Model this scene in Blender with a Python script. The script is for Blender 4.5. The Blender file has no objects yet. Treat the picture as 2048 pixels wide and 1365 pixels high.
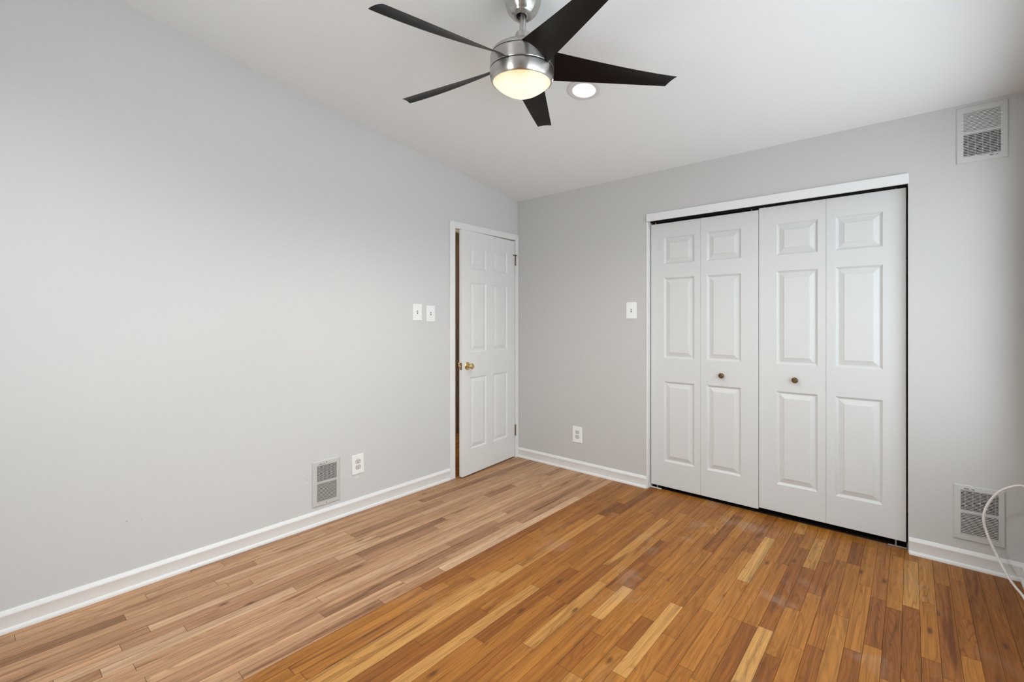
import bpy, bmesh, math, random
from mathutils import Vector, Matrix, Euler

S = bpy.context.scene
COL = S.collection
PI = math.pi

# ------------------------------------------------------------------ camera
cam_data = bpy.data.cameras.new('camera')
cam = bpy.data.objects.new('camera', cam_data)
COL.objects.link(cam)
cam.location = (2.8364, -3.3832, 1.2868)
cam.rotation_euler = (PI / 2, 0, 0.7098)
cam_data.sensor_width = 36.0
cam_data.sensor_fit = 'HORIZONTAL'
cam_data.lens = 928.97 / 2048 * 36
cam_data.shift_y = -(682.5 - 642.19) / 2048
cam_data.clip_start = 0.02
S.camera = cam

# ------------------------------------------------------------------ exposure
S.view_settings.view_transform = 'Standard'
S.view_settings.look = 'None'
S.view_settings.exposure = -0.03
S.view_settings.gamma = 1.0
S.view_settings.use_curve_mapping = False

# ------------------------------------------------------------------ world (overcast sky seen through the windows)
world = bpy.data.worlds.new('world')
S.world = world
world.use_nodes = True
bg = world.node_tree.nodes['Background']
bg.inputs[0].default_value = (0.82, 0.925, 1.0, 1)
bg.inputs[1].default_value = 3.5


def area_light(name, loc, rot, sx, sy, power, color, spread=PI):
    l = bpy.data.lights.new(name, 'AREA')
    l.shape = 'RECTANGLE'
    l.size = sx
    l.size_y = sy
    l.energy = power
    l.color = color
    l.spread = spread
    o = bpy.data.objects.new(name, l)
    o.location = loc
    o.rotation_euler = rot
    COL.objects.link(o)
    return o


P_RIGHT, P_LARGE, P_FRONT = 0.5, 16.0, 20.0
P_CAN, P_FILL = 22.0, 80.0  # visible can, then the fill spot added behind the viewer
P_BOWL = 50.0
P_UPFILL = 3.0
# daylight outside the right window and the unseen window added behind the camera
area_light('daylight_right', (3.43, -0.66, 1.50), (0, PI / 2, 0), 1.25, 1.00, P_RIGHT, (0.93, 0.97, 1.0))
area_light('daylight_right_fill', (3.43, -2.20, 1.20), (0, PI / 2, 0), 2.00, 1.40, P_LARGE, (0.93, 0.97, 1.0))  # area lamp added outside the right window to lift the left wall
area_light('front_fill_daylight', (1.5, -4.42, 1.55), (PI / 2, 0, 0), 0.9, 1.3, P_FRONT, (1.0, 0.985, 0.96))  # lamp for the window added behind the camera
# upward area lamp added low outside the right window, lifting the ceiling
area_light('upward_fill', (4.3, -0.75, 0.35), (0, math.radians(128), 0), 1.6, 1.6, P_UPFILL, (0.93, 0.97, 1.0))
# ceiling lamp of the hallway beyond the door
hl = bpy.data.lights.new('hall_lamp_light', 'POINT')
hl.energy = 26
hl.color = (1.0, 0.78, 0.52)
hl.shadow_soft_size = 0.08
hlo = bpy.data.objects.new('hall_lamp_light', hl)
hlo.location = (-0.62, -0.9, 2.2)
COL.objects.link(hlo)

# ------------------------------------------------------------------ room numbers (metres)
H0 = 2.42          # ceiling height at the back wall
SL = 0.1294        # ceiling rises towards the camera
XR = 3.262         # right wall
YF = -4.15         # wall behind the camera
WT = 0.115         # wall thickness


def ceil_z(y):
    return H0 - SL * y


# ------------------------------------------------------------------ materials
def new_mat(name):
    m = bpy.data.materials.new(name)
    m.use_nodes = True
    nt = m.node_tree
    return m, nt, nt.nodes['Principled BSDF']


def simple(name, col, rough=0.5, metal=0.0, spec=0.5, noise=0.0, nscale=40, bump=0.0, coat=0.0, emis=None, estr=0.0):
    m, nt, b = new_mat(name)
    b.inputs['Base Color'].default_value = (*col, 1)
    b.inputs['Roughness'].default_value = rough
    b.inputs['Metallic'].default_value = metal
    b.inputs['Specular IOR Level'].default_value = spec
    b.inputs['Coat Weight'].default_value = coat
    if emis:
        b.inputs['Emission Color'].default_value = (*emis, 1)
        b.inputs['Emission Strength'].default_value = estr
    tc = nt.nodes.new('ShaderNodeTexCoord')
    n = nt.nodes.new('ShaderNodeTexNoise')
    n.inputs['Scale'].default_value = nscale
    n.inputs['Detail'].default_value = 4
    nt.links.new(tc.outputs['Object'], n.inputs['Vector'])
    if noise > 0:
        mx = nt.nodes.new('ShaderNodeMix')
        mx.data_type = 'RGBA'
        mx.inputs[6].default_value = (*[c * (1 - noise) for c in col], 1)
        mx.inputs[7].default_value = (*[min(1, c * (1 + noise)) for c in col], 1)
        nt.links.new(n.outputs['Fac'], mx.inputs[0])
        nt.links.new(mx.outputs[2], b.inputs['Base Color'])
    if bump > 0:
        bp = nt.nodes.new('ShaderNodeBump')
        bp.inputs['Strength'].default_value = bump
        bp.inputs['Distance'].default_value = 0.001
        nt.links.new(n.outputs['Fac'], bp.inputs['Height'])
        nt.links.new(bp.outputs['Normal'], b.inputs['Normal'])
    return m


WALLC = (0.618, 0.627, 0.623)


def wall_paint(name, spots=(), WALLC=WALLC, sheen=None):
    """matt-satin grey paint with faint roller texture; spots are small scuffs / filled nail holes (x, y, z, radius, colour)"""
    m, nt, b = new_mat(name)
    N = nt.nodes
    L = nt.links
    tc = N.new('ShaderNodeTexCoord')
    n1 = N.new('ShaderNodeTexNoise')
    n1.inputs['Scale'].default_value = 1.3
    n1.inputs['Detail'].default_value = 3
    L.new(tc.outputs['Object'], n1.inputs['Vector'])
    mx = N.new('ShaderNodeMix')
    mx.data_type = 'RGBA'
    mx.inputs[6].default_value = (*[c * 0.985 for c in WALLC], 1)
    mx.inputs[7].default_value = (*[c * 1.015 for c in WALLC], 1)
    L.new(n1.outputs['Fac'], mx.inputs[0])
    cur = mx.outputs[2]
    n3 = N.new('ShaderNodeTexNoise')
    n3.inputs['Scale'].default_value = 60
    L.new(tc.outputs['Object'], n3.inputs['Vector'])
    for (x, y, z, r, col) in spots:
        d = N.new('ShaderNodeVectorMath')
        d.operation = 'DISTANCE'
        L.new(tc.outputs['Object'], d.inputs[0])
        d.inputs[1].default_value = (x, y, z)
        a = N.new('ShaderNodeMath')
        a.operation = 'MULTIPLY_ADD'
        L.new(n3.outputs['Fac'], a.inputs[0])
        a.inputs[1].default_value = r * 1.4
        L.new(d.outputs['Value'], a.inputs[2])
        mr = N.new('ShaderNodeMapRange')
        L.new(a.outputs[0], mr.inputs['Value'])
        mr.inputs['From Min'].default_value = r * 1.25
        mr.inputs['From Max'].default_value = r * 1.7
        mr.inputs['To Min'].default_value = 0.8
        mr.inputs['To Max'].default_value = 0.0
        m2 = N.new('ShaderNodeMix')
        m2.data_type = 'RGBA'
        L.new(mr.outputs[0], m2.inputs[0])
        L.new(cur, m2.inputs[6])
        m2.inputs[7].default_value = (*col, 1)
        cur = m2.outputs[2]
    L.new(cur, b.inputs['Base Color'])
    n2 = N.new('ShaderNodeTexNoise')
    n2.inputs['Scale'].default_value = 160
    n2.inputs['Detail'].default_value = 3
    L.new(tc.outputs['Object'], n2.inputs['Vector'])
    bp = N.new('ShaderNodeBump')
    bp.inputs['Strength'].default_value = 0.10
    bp.inputs['Distance'].default_value = 0.0006
    L.new(n2.outputs['Fac'], bp.inputs['Height'])
    L.new(bp.outputs['Normal'], b.inputs['Normal'])
    b.inputs['Roughness'].default_value = 0.68
    b.inputs['Specular IOR Level'].default_value = 0.34
    if sheen:       # touched-up patch that dried glossier
        d = N.new('ShaderNodeVectorMath')
        d.operation = 'DISTANCE'
        L.new(tc.outputs['Object'], d.inputs[0])
        d.inputs[1].default_value = sheen
        n4 = N.new('ShaderNodeTexNoise')
        n4.inputs['Scale'].default_value = 9
        n4.inputs['Detail'].default_value = 5
        L.new(tc.outputs['Object'], n4.inputs['Vector'])
        a = N.new('ShaderNodeMath')
        a.operation = 'MULTIPLY_ADD'
        L.new(n4.outputs['Fac'], a.inputs[0])
        a.inputs[1].default_value = 0.5
        L.new(d.outputs['Value'], a.inputs[2])
        mr = N.new('ShaderNodeMapRange')
        L.new(a.outputs[0], mr.inputs['Value'])
        mr.inputs['From Min'].default_value = 0.28
        mr.inputs['From Max'].default_value = 0.46
        mr.inputs['To Min'].default_value = 0.36
        mr.inputs['To Max'].default_value = 0.68
        L.new(mr.outputs[0], b.inputs['Roughness'])
    return m


M = {}
M['wall_left'] = wall_paint('grey_wall_paint_left', [
    (0, -2.03, 0.285, 0.006, (0.75, 0.75, 0.74)), (0, -2.028, 0.30, 0.003, (0.30, 0.29, 0.28)),
    (0, -1.69, 0.232, 0.014, (0.72, 0.72, 0.70)), (0, -2.90, 0.33, 0.005, (0.40, 0.39, 0.38)),
    (0, -2.845, 0.322, 0.004, (0.45, 0.44, 0.43))], sheen=(0, -2.03, 1.16))
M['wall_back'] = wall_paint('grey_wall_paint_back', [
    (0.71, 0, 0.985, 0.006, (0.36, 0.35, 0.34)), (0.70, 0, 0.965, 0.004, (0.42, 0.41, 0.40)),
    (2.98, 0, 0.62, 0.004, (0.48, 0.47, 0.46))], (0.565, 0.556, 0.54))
M['wall'] = wall_paint('grey_wall_paint')
M['ceiling'] = simple('ceiling_white_paint', (0.805, 0.825, 0.825), rough=0.75, spec=0.3, bump=0.08, nscale=120)
M['white'] = simple('white_semigloss_paint', (0.78, 0.785, 0.775), rough=0.33, spec=0.5, bump=0.03, nscale=90)
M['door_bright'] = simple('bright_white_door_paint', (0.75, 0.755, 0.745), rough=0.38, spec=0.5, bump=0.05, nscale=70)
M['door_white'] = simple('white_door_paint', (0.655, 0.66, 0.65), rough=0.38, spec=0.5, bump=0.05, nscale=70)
M['plate'] = simple('white_plastic', (0.86, 0.86, 0.85), rough=0.28, spec=0.5)
M['dark'] = simple('dark_void', (0.012, 0.011, 0.010), rough=0.9, spec=0.1)
M['vent'] = simple('grille_enamel', (0.56, 0.56, 0.54), rough=0.4, spec=0.4)
M['vent_dark'] = simple('duct_dark', (0.035, 0.03, 0.028), rough=0.7)
M['vent_blade'] = simple('damper_metal', (0.22, 0.21, 0.20), rough=0.5, metal=0.3)
M['nickel'] = None
M['black'] = simple('black_fan_blade', (0.008, 0.0055, 0.0045), rough=0.36, spec=0.12, noise=0.3, nscale=8)
M['brass'] = simple('polished_brass', (0.72, 0.55, 0.27), rough=0.16, metal=1.0)
M['antique'] = simple('antique_brass', (0.19, 0.12, 0.06), rough=0.3, metal=1.0)
M['bronze'] = simple('hinge_brown_metal', (0.20, 0.13, 0.08), rough=0.4, metal=0.8)
M['steel'] = simple('zinc_steel', (0.55, 0.55, 0.54), rough=0.35, metal=0.9)
M['screw'] = simple('dark_screw', (0.08, 0.08, 0.08), rough=0.4, metal=0.6)
M['cable'] = simple('white_cable_plastic', (0.78, 0.76, 0.74), rough=0.4)
M['slot'] = simple('outlet_slot', (0.05, 0.045, 0.04), rough=0.6)
M['recept'] = simple('outlet_face', (0.62, 0.61, 0.57), rough=0.35)
M['trim_ring'] = simple('lamp_trim_enamel', (0.70, 0.70, 0.69), rough=0.4)
M['closet_shade'] = simple('closet_shade_black', (0.018, 0.013, 0.010), rough=0.9, spec=0.1)  # near-black colour for the shade inside the closet
M['hall_wood'] = None


def nickel():
    m, nt, b = new_mat('brushed_nickel')
    N, L = nt.nodes, nt.links
    b.inputs['Base Color'].default_value = (0.56, 0.54, 0.515, 1)
    b.inputs['Metallic'].default_value = 1
    b.inputs['Roughness'].default_value = 0.3
    b.inputs['Anisotropic'].default_value = 0.9
    b.inputs['Anisotropic Rotation'].default_value = 0.25
    tg = N.new('ShaderNodeTangent')
    tg.direction_type = 'RADIAL'
    tg.axis = 'Z'
    L.new(tg.outputs[0], b.inputs['Tangent'])
    tc = N.new('ShaderNodeTexCoord')
    mp = N.new('ShaderNodeMapping')
    mp.inputs['Scale'].default_value = (3, 3, 900)
    L.new(tc.outputs['Object'], mp.inputs['Vector'])
    n = N.new('ShaderNodeTexNoise')
    n.inputs['Scale'].default_value = 3
    L.new(mp.outputs[0], n.inputs['Vector'])
    mr = N.new('ShaderNodeMapRange')
    mr.inputs['To Min'].default_value = 0.24
    mr.inputs['To Max'].default_value = 0.38
    L.new(n.outputs['Fac'], mr.inputs['Value'])
    L.new(mr.outputs[0], b.inputs['Roughness'])
    return m


M['nickel'] = nickel()


def hall_wood():
    m, nt, b = new_mat('brown_wood_panelling')
    N, L = nt.nodes, nt.links
    tc = N.new('ShaderNodeTexCoord')
    mp = N.new('ShaderNodeMapping')
    mp.inputs['Scale'].default_value = (8, 8, 0.7)
    L.new(tc.outputs['Object'], mp.inputs['Vector'])
    n = N.new('ShaderNodeTexNoise')
    n.inputs['Scale'].default_value = 3
    n.inputs['Detail'].default_value = 5
    L.new(mp.outputs[0], n.inputs['Vector'])
    cr = N.new('ShaderNodeValToRGB')
    cr.color_ramp.elements[0].color = (0.07, 0.03, 0.012, 1)
    cr.color_ramp.elements[0].position = 0.3
    cr.color_ramp.elements[1].color = (0.16, 0.075, 0.028, 1)
    cr.color_ramp.elements[1].position = 0.7
    L.new(n.outputs['Fac'], cr.inputs[0])
    L.new(cr.outputs[0], b.inputs['Base Color'])
    b.inputs['Roughness'].default_value = 0.45
    return m


M['hall_wood'] = hall_wood()


def floor_mat():
    m, nt, b = new_mat('oak_strip_floor')
    N, L = nt.nodes, nt.links

    def math_(op, a, bb=None, c=None, clamp=False):
        n = N.new('ShaderNodeMath')
        n.operation = op
        n.use_clamp = clamp
        for i, v in enumerate((a, bb, c)):
            if v is None:
                continue
            if isinstance(v, (int, float)):
                n.inputs[i].default_value = v
            else:
                L.new(v, n.inputs[i])
        return n.outputs[0]

    def mix(fac, a, bb, mode='MIX'):
        n = N.new('ShaderNodeMix')
        n.data_type = 'RGBA'
        n.blend_type = mode
        for i, v in ((0, fac), (6, a), (7, bb)):
            if isinstance(v, (int, float)):
                n.inputs[i].default_value = v
            elif isinstance(v, tuple):
                n.inputs[i].default_value = (*v, 1)
            else:
                L.new(v, n.inputs[i])
        return n.outputs[2]

    def ramp(fac, els):
        n = N.new('ShaderNodeValToRGB')
        r = n.color_ramp
        while len(r.elements) < len(els):
            r.elements.new(0.5)
        for e, (p, c) in zip(r.elements, els):
            e.position = p
            e.color = (*c, 1)
        L.new(fac, n.inputs[0])
        return n.outputs[0]

    at = N.new('ShaderNodeAttribute')
    at.attribute_name = 'board'
    sep = N.new('ShaderNodeSeparateColor')
    L.new(at.outputs['Color'], sep.inputs[0])
    tone, region, rnd = sep.outputs[0], sep.outputs[1], sep.outputs[2]
    uv = N.new('ShaderNodeUVMap')
    uv.uv_map = 'grain'

    def mapped(sx, sy):
        mp = N.new('ShaderNodeMapping')
        mp.inputs['Scale'].default_value = (sx, sy, 1)
        L.new(uv.outputs[0], mp.inputs['Vector'])
        return mp.outputs[0]

    def noise(vec, scale, detail, rough=0.55, dist=0.0):
        n = N.new('ShaderNodeTexNoise')
        n.inputs['Scale'].default_value = scale
        n.inputs['Detail'].default_value = detail
        n.inputs['Roughness'].default_value = rough
        n.inputs['Distortion'].default_value = dist
        L.new(vec, n.inputs['Vector'])
        return n.outputs['Fac']

    orange = ramp(tone, [(0.0, (0.205, 0.068, 0.010)), (0.3, (0.285, 0.099, 0.017)), (0.6, (0.395, 0.158, 0.026)), (1.0, (0.60, 0.34, 0.11))])
    pale = ramp(tone, [(0.0, (0.26, 0.125, 0.058)), (0.3, (0.41, 0.215, 0.112)), (0.6, (0.52, 0.295, 0.155)), (1.0, (0.62, 0.40, 0.245))])
    base = mix(region, pale, orange)
    # growth figure: contour lines of a stretched noise, wide along the board = cathedral grain
    big = noise(mapped(12, 0.7), 1.6, 1.5, 0.45, 0.3)
    rings = math_('FRACT', math_('MULTIPLY', big, 13.0))
    tri = math_('ABSOLUTE', math_('SUBTRACT', rings, 0.5))           # 0..0.5
    line = N.new('ShaderNodeMapRange')
    L.new(tri, line.inputs['Value'])
    line.inputs['From Min'].default_value = 0.0
    line.inputs['From Max'].default_value = 0.22
    line.inputs['To Min'].default_value = 1.0
    line.inputs['To Max'].default_value = 0.0
    fine = noise(mapped(220, 5), 1.0, 3, 0.6)
    streak = noise(mapped(46, 0.9), 1.0, 4, 0.6)
    figmask = noise(mapped(4, 0.9), 1.3, 1)
    figm = math_('MULTIPLY', line.outputs[0], math_('SMOOTH_MIN', math_('MULTIPLY', figmask, 1.5), 0.95, 0.1))
    lineamt = math_('MULTIPLY', figm, math_('MULTIPLY_ADD', fine, 1.1, 0.25), clamp=True)
    c1 = mix(math_('MULTIPLY', lineamt, 0.75), base, mix(1.0, base, (0.48, 0.36, 0.26), 'MULTIPLY'))
    # pores / fibres
    fr = N.new('ShaderNodeMapRange')
    L.new(fine, fr.inputs['Value'])
    fr.inputs['From Min'].default_value = 0.28
    fr.inputs['From Max'].default_value = 0.72
    fr.inputs['To Min'].default_value = 0.78
    fr.inputs['To Max'].default_value = 1.15
    sr = N.new('ShaderNodeMapRange')
    L.new(streak, sr.inputs['Value'])
    sr.inputs['From Min'].default_value = 0.3
    sr.inputs['From Max'].default_value = 0.72
    sr.inputs['To Min'].default_value = 0.68
    sr.inputs['To Max'].default_value = 1.24
    mul = math_('MULTIPLY', fr.outputs[0], sr.outputs[0])
    vm = N.new('ShaderNodeVectorMath')
    vm.operation = 'SCALE'
    L.new(c1, vm.inputs[0])
    L.new(mul, vm.inputs['Scale'])
    c2 = vm.outputs[0]
    # dark mineral streaks running along a few boards
    ms = noise(mapped(20, 1.3), 1.0, 2, 0.5, 0.6)
    msr = N.new('ShaderNodeMapRange')
    L.new(ms, msr.inputs['Value'])
    msr.inputs['From Min'].default_value = 0.62
    msr.inputs['From Max'].default_value = 0.72
    msr.inputs['To Min'].default_value = 0.0
    msr.inputs['To Max'].default_value = 0.8
    c3 = mix(msr.outputs[0], c2, mix(1.0, c2, (0.42, 0.30, 0.22), 'MULTIPLY'))
    # knots, mostly on the orange boards
    vo = N.new('ShaderNodeTexVoronoi')
    vo.voronoi_dimensions = '2D'
    vo.inputs['Scale'].default_value = 1.0
    L.new(mapped(11, 4.2), vo.inputs['Vector'])
    kn = N.new('ShaderNodeMapRange')
    L.new(math_('ADD', vo.outputs['Distance'], math_('MULTIPLY', fine, 0.05)), kn.inputs['Value'])
    kn.inputs['From Min'].default_value = 0.07
    kn.inputs['From Max'].default_value = 0.17
    kn.inputs['To Min'].default_value = 1.0
    kn.inputs['To Max'].default_value = 0.0
    sepc = N.new('ShaderNodeSeparateColor')
    L.new(vo.outputs['Color'], sepc.inputs[0])
    gate = math_('GREATER_THAN', sepc.outputs[0], math_('MULTIPLY_ADD', region, -0.05, 0.97))
    c4 = mix(math_('MULTIPLY', math_('MULTIPLY', kn.outputs[0], gate), 0.75), c3, (0.07, 0.022, 0.008))
    # worn hazy scuffs in the finish
    gm = N.new('ShaderNodeNewGeometry')
    hz = noise(gm.outputs['Position'], 3.1, 5, 0.62, 0.4)
    ctr = N.new('ShaderNodeVectorMath')
    ctr.operation = 'DISTANCE'
    L.new(gm.outputs['Position'], ctr.inputs[0])
    ctr.inputs[1].default_value = (1.95, -0.45, 0)
    cr_ = N.new('ShaderNodeMapRange')
    L.new(ctr.outputs['Value'], cr_.inputs['Value'])
    cr_.inputs['From Min'].default_value = 0.2
    cr_.inputs['From Max'].default_value = 1.2
    cr_.inputs['To Min'].default_value = 1.0
    cr_.inputs['To Max'].default_value = 0.25
    hm = N.new('ShaderNodeMapRange')
    L.new(hz, hm.inputs['Value'])
    hm.inputs['From Min'].default_value = 0.57
    hm.inputs['From Max'].default_value = 0.72
    hm.inputs['To Min'].default_value = 0.0
    hm.inputs['To Max'].default_value = 0.42
    hzf = math_('MULTIPLY', math_('MULTIPLY', hm.outputs[0], cr_.outputs[0]), region)
    c5 = mix(hzf, c4, (0.52, 0.38, 0.30))
    L.new(c5, b.inputs['Base Color'])
    rr = N.new('ShaderNodeMapRange')
    L.new(hz, rr.inputs['Value'])
    rr.inputs['To Min'].default_value = 0.30
    rr.inputs['To Max'].default_value = 0.55
    L.new(rr.outputs[0], b.inputs['Roughness'])
    b.inputs['Specular IOR Level'].default_value = 0.26
    bp = N.new('ShaderNodeBump')
    bp.inputs['Strength'].default_value = 0.12
    bp.inputs['Distance'].default_value = 0.0006
    L.new(fine, bp.inputs['Height'])
    L.new(bp.outputs['Normal'], b.inputs['Normal'])
    return m


M['floor'] = floor_mat()
M['gap'] = simple('floor_gap', (0.05, 0.028, 0.014), rough=0.9, spec=0.1)


def emis_mat(name, col, strength, base=(0.9, 0.9, 0.9)):
    m, nt, b = new_mat(name)
    b.inputs['Base Color'].default_value = (*base, 1)
    b.inputs['Roughness'].default_value = 0.3
    b.inputs['Emission Color'].default_value = (*col, 1)
    b.inputs['Emission Strength'].default_value = strength
    return m


M['bulb'] = emis_mat('lit_bulb', (1.0, 0.99, 0.97), 9)


def dome_mat():
    # frosted glass bowl lit from inside: warmer towards the metal rim, paler at the bottom of the bowl
    m, nt, b = new_mat('lit_frosted_glass')
    N, L = nt.nodes, nt.links
    b.inputs['Base Color'].default_value = (0.30, 0.28, 0.24, 1)
    b.inputs['Roughness'].default_value = 0.3
    tc = N.new('ShaderNodeTexCoord')
    n = N.new('ShaderNodeTexNoise')
    n.inputs['Scale'].default_value = 11
    n.inputs['Detail'].default_value = 0
    L.new(tc.outputs['Object'], n.inputs['Vector'])
    sp = N.new('ShaderNodeSeparateXYZ')
    L.new(tc.outputs['Object'], sp.inputs[0])
    mr = N.new('ShaderNodeMapRange')
    L.new(sp.outputs['Z'], mr.inputs['Value'])
    mr.inputs['From Min'].default_value = -0.045
    mr.inputs['From Max'].default_value = -0.100
    ad = N.new('ShaderNodeMath')
    ad.operation = 'MULTIPLY_ADD'
    L.new(n.outputs['Fac'], ad.inputs[0])
    ad.inputs[1].default_value = 0.9
    L.new(mr.outputs[0], ad.inputs[2])
    cr = N.new('ShaderNodeValToRGB')
    r = cr.color_ramp
    r.elements[0].color = (0.92, 0.62, 0.30, 1)
    r.elements[0].position = 0.30
    r.elements[1].color = (1.0, 0.93, 0.72, 1)
    r.elements[1].position = 0.95
    e = r.elements.new(0.55)
    e.color = (0.97, 0.84, 0.56, 1)
    L.new(ad.outputs[0], cr.inputs[0])
    L.new(cr.outputs[0], b.inputs['Emission Color'])
    b.inputs['Emission Strength'].default_value = 0.92
    return m


M['dome'] = dome_mat()


def pane_mat():
    m = bpy.data.materials.new('window_glass')
    m.use_nodes = True
    nt = m.node_tree
    nt.nodes.clear()
    out = nt.nodes.new('ShaderNodeOutputMaterial')
    mixs = nt.nodes.new('ShaderNodeMixShader')
    tr = nt.nodes.new('ShaderNodeBsdfTransparent')
    gl = nt.nodes.new('ShaderNodeBsdfGlossy')
    gl.inputs['Roughness'].default_value = 0.02
    mixs.inputs[0].default_value = 0.06
    nt.links.new(tr.outputs[0], mixs.inputs[1])
    nt.links.new(gl.outputs[0], mixs.inputs[2])
    nt.links.new(mixs.outputs[0], out.inputs[0])
    return m


M['pane'] = pane_mat()


# ------------------------------------------------------------------ mesh helpers
class MB:
    def __init__(self):
        self.v = []
        self.f = []
        self.mi = []
        self.cur = 0

    def add(self, vs, fs):
        o = len(self.v)
        self.v += [tuple(p) for p in vs]
        for f in fs:
            self.f.append([i + o for i in f])
            self.mi.append(self.cur)
        return self

    def box(self, a, b, rot=None, piv=None):
        x0, y0, z0 = a
        x1, y1, z1 = b
        vs = [(x0, y0, z0), (x1, y0, z0), (x1, y1, z0), (x0, y1, z0), (x0, y0, z1), (x1, y0, z1), (x1, y1, z1), (x0, y1, z1)]
        if rot is not None:
            p = Vector(piv) if piv else Vector(((x0 + x1) / 2, (y0 + y1) / 2, (z0 + z1) / 2))
            vs = [tuple(rot @ (Vector(q) - p) + p) for q in vs]
        return self.add(vs, [(0, 3, 2, 1), (4, 5, 6, 7), (0, 1, 5, 4), (1, 2, 6, 5), (2, 3, 7, 6), (3, 0, 4, 7)])

    def lathe(self, prof, n=48, mat=None, capa=False, capb=False):
        """prof: list of (r, z) about local z; mat: Matrix to place"""
        mat = mat or Matrix.Identity(4)
        vs = []
        for (r, z) in prof:
            for k in range(n):
                a = 2 * PI * k / n
                vs.append(mat @ Vector((r * math.cos(a), r * math.sin(a), z)))
        fs = []
        for i in range(len(prof) - 1):
            for k in range(n):
                k2 = (k + 1) % n
                fs.append((i * n + k, i * n + k2, (i + 1) * n + k2, (i + 1) * n + k))
        if capa:
            fs.append(tuple(reversed(range(n))))
        if capb:
            o = (len(prof) - 1) * n
            fs.append(tuple(range(o, o + n)))
        return self.add(vs, fs)

    def prism(self, poly, mat_a, mat_b):
        """poly: closed list of (u, w); swept from frame a to frame b (functions u,w -> point)"""
        n = len(poly)
        vs = [mat_a(*p) for p in poly] + [mat_b(*p) for p in poly]
        fs = [(i, (i + 1) % n, (i + 1) % n + n, i + n) for i in range(n)]
        fs.append(tuple(reversed(range(n))))
        fs.append(tuple(range(n, 2 * n)))
        return self.add(vs, fs)

    def build(self, name, mats, parent=None, bevel=0.0, seg=2, smooth=False, angle=40, merge=False):
        me = bpy.data.meshes.new(name)
        me.from_pydata(self.v, [], self.f)
        if not isinstance(mats, (list, tuple)):
            mats = [mats]
        for m in mats:
            me.materials.append(m)
        for p, i in zip(me.polygons, self.mi):
            p.material_index = i
        bm = bmesh.new()
        bm.from_mesh(me)
        if merge:
            bmesh.ops.remove_doubles(bm, verts=bm.verts, dist=1e-5)
        bmesh.ops.recalc_face_normals(bm, faces=bm.faces)
        bm.to_mesh(me)
        bm.free()
        if smooth:
            for p in me.polygons:
                p.use_smooth = True
            me.set_sharp_from_angle(angle=math.radians(angle))
        me.update()
        o = bpy.data.objects.new(name, me)
        COL.objects.link(o)
        if parent:
            o.parent = parent
        if bevel:
            md = o.modifiers.new('bevel', 'BEVEL')
            md.width = bevel
            md.segments = seg
            md.limit_method = 'ANGLE'
            md.angle_limit = math.radians(50)
            md.harden_normals = False
        return o


def tag(o, label=None, cat=None, group=None, kind=None):
    if label:
        o['label'] = label
    if cat:
        o['category'] = cat
    if group:
        o['group'] = group
    if kind:
        o['kind'] = kind
    return o


def empty(name, loc, rotz=0.0, mat=None):
    o = bpy.data.objects.new(name, None)
    o.empty_display_size = 0.05
    if mat is not None:
        o.matrix_world = mat
    else:
        o.location = loc
        o.rotation_euler = (0, 0, rotz)
    COL.objects.link(o)
    return o


def copy_thing(src, loc, rotz):
    r = src.copy()
    COL.objects.link(r)
    r.location = loc
    r.rotation_euler = (0, 0, rotz)
    for ch in list(src.children):
        c = ch.copy()
        COL.objects.link(c)
        c.parent = r
        for g in list(ch.children):
            d = g.copy()
            COL.objects.link(d)
            d.parent = c
    return r


ROTY = lambda p: Matrix.Translation(p) @ Matrix.Rotation(PI / 2, 4, 'X')    # lathe axis z -> -y (out of the back wall)

# ------------------------------------------------------------------ floor: 57 mm oak strips laid along y
PITCH = 0.0575
X0 = 2.808 - PITCH * 70
SEAM = 2.808 - PITCH * 31
random.seed(11)
# boards read off the photograph: (x, y far end, y near end, tone)
SPECIAL = [
    (1.515, -1.35, -2.05, 0.02), (1.63, -1.21, -1.62, 0.14), (1.40, -1.90, -2.62, 0.16),
    (2.78, -0.705, -1.25, 0.05), (2.837, -0.635, -1.20, 0.10), (2.837, -0.10, -0.635, 0.80), (2.78, -0.09, -0.70, 0.62),
    (2.42, -1.38, -1.75, 0.12), (2.36, -1.22, -1.80, 0.92), (2.48, -0.42, -0.80, 0.16), (2.19, -0.30, -0.90, 0.95),
    (2.42, -0.12, -0.55, 0.80), (1.458, -1.60, -2.70, 0.85), (1.286, -1.50, -2.65, 0.88), (1.23, -1.62, -2.75, 0.80),
    (1.69, -1.36, -1.95, 0.80), (1.80, -1.32, -1.62, 0.90), (1.975, -1.48, -1.72, 0.12), (2.03, -1.30, -1.85, 0.88),
    (1.17, -0.9, -1.75, 0.50), (1.17, -1.75, -2.6, 0.46), (1.74, -0.75, -1.05, 0.12), (2.95, -0.3, -1.1, 0.25), (3.01, -0.2, -0.9, 0.34),
    (3.07, -0.04, -1.3, 0.14), (3.13, -0.04, -1.0, 0.24), (3.19, -0.04, -0.8, 0.12),
    # pale side
    (0.997, -0.5, -1.80, 0.95), (0.997, -1.80, -2.16, 0.12), (0.94, -1.1, -2.0, 0.60), (0.882, -0.9, -1.25, 0.15),
    (0.48, -0.62, -0.92, 0.02), (0.825, -1.2, -1.6, 0.12), (0.31, -1.2, -1.9, 0.10), (0.767, -0.4, -1.05, 0.22), (0.594, -1.5, -2.0, 0.15),
    (0.25, -1.9, -2.6, 0.72), (0.19, -1.3, -2.4, 0.60), (0.42, -1.8, -2.9, 0.80), (0.537, -2.0, -2.8, 0.15), (0.48, -2.1, -3.0, 0.25),
]


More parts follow.
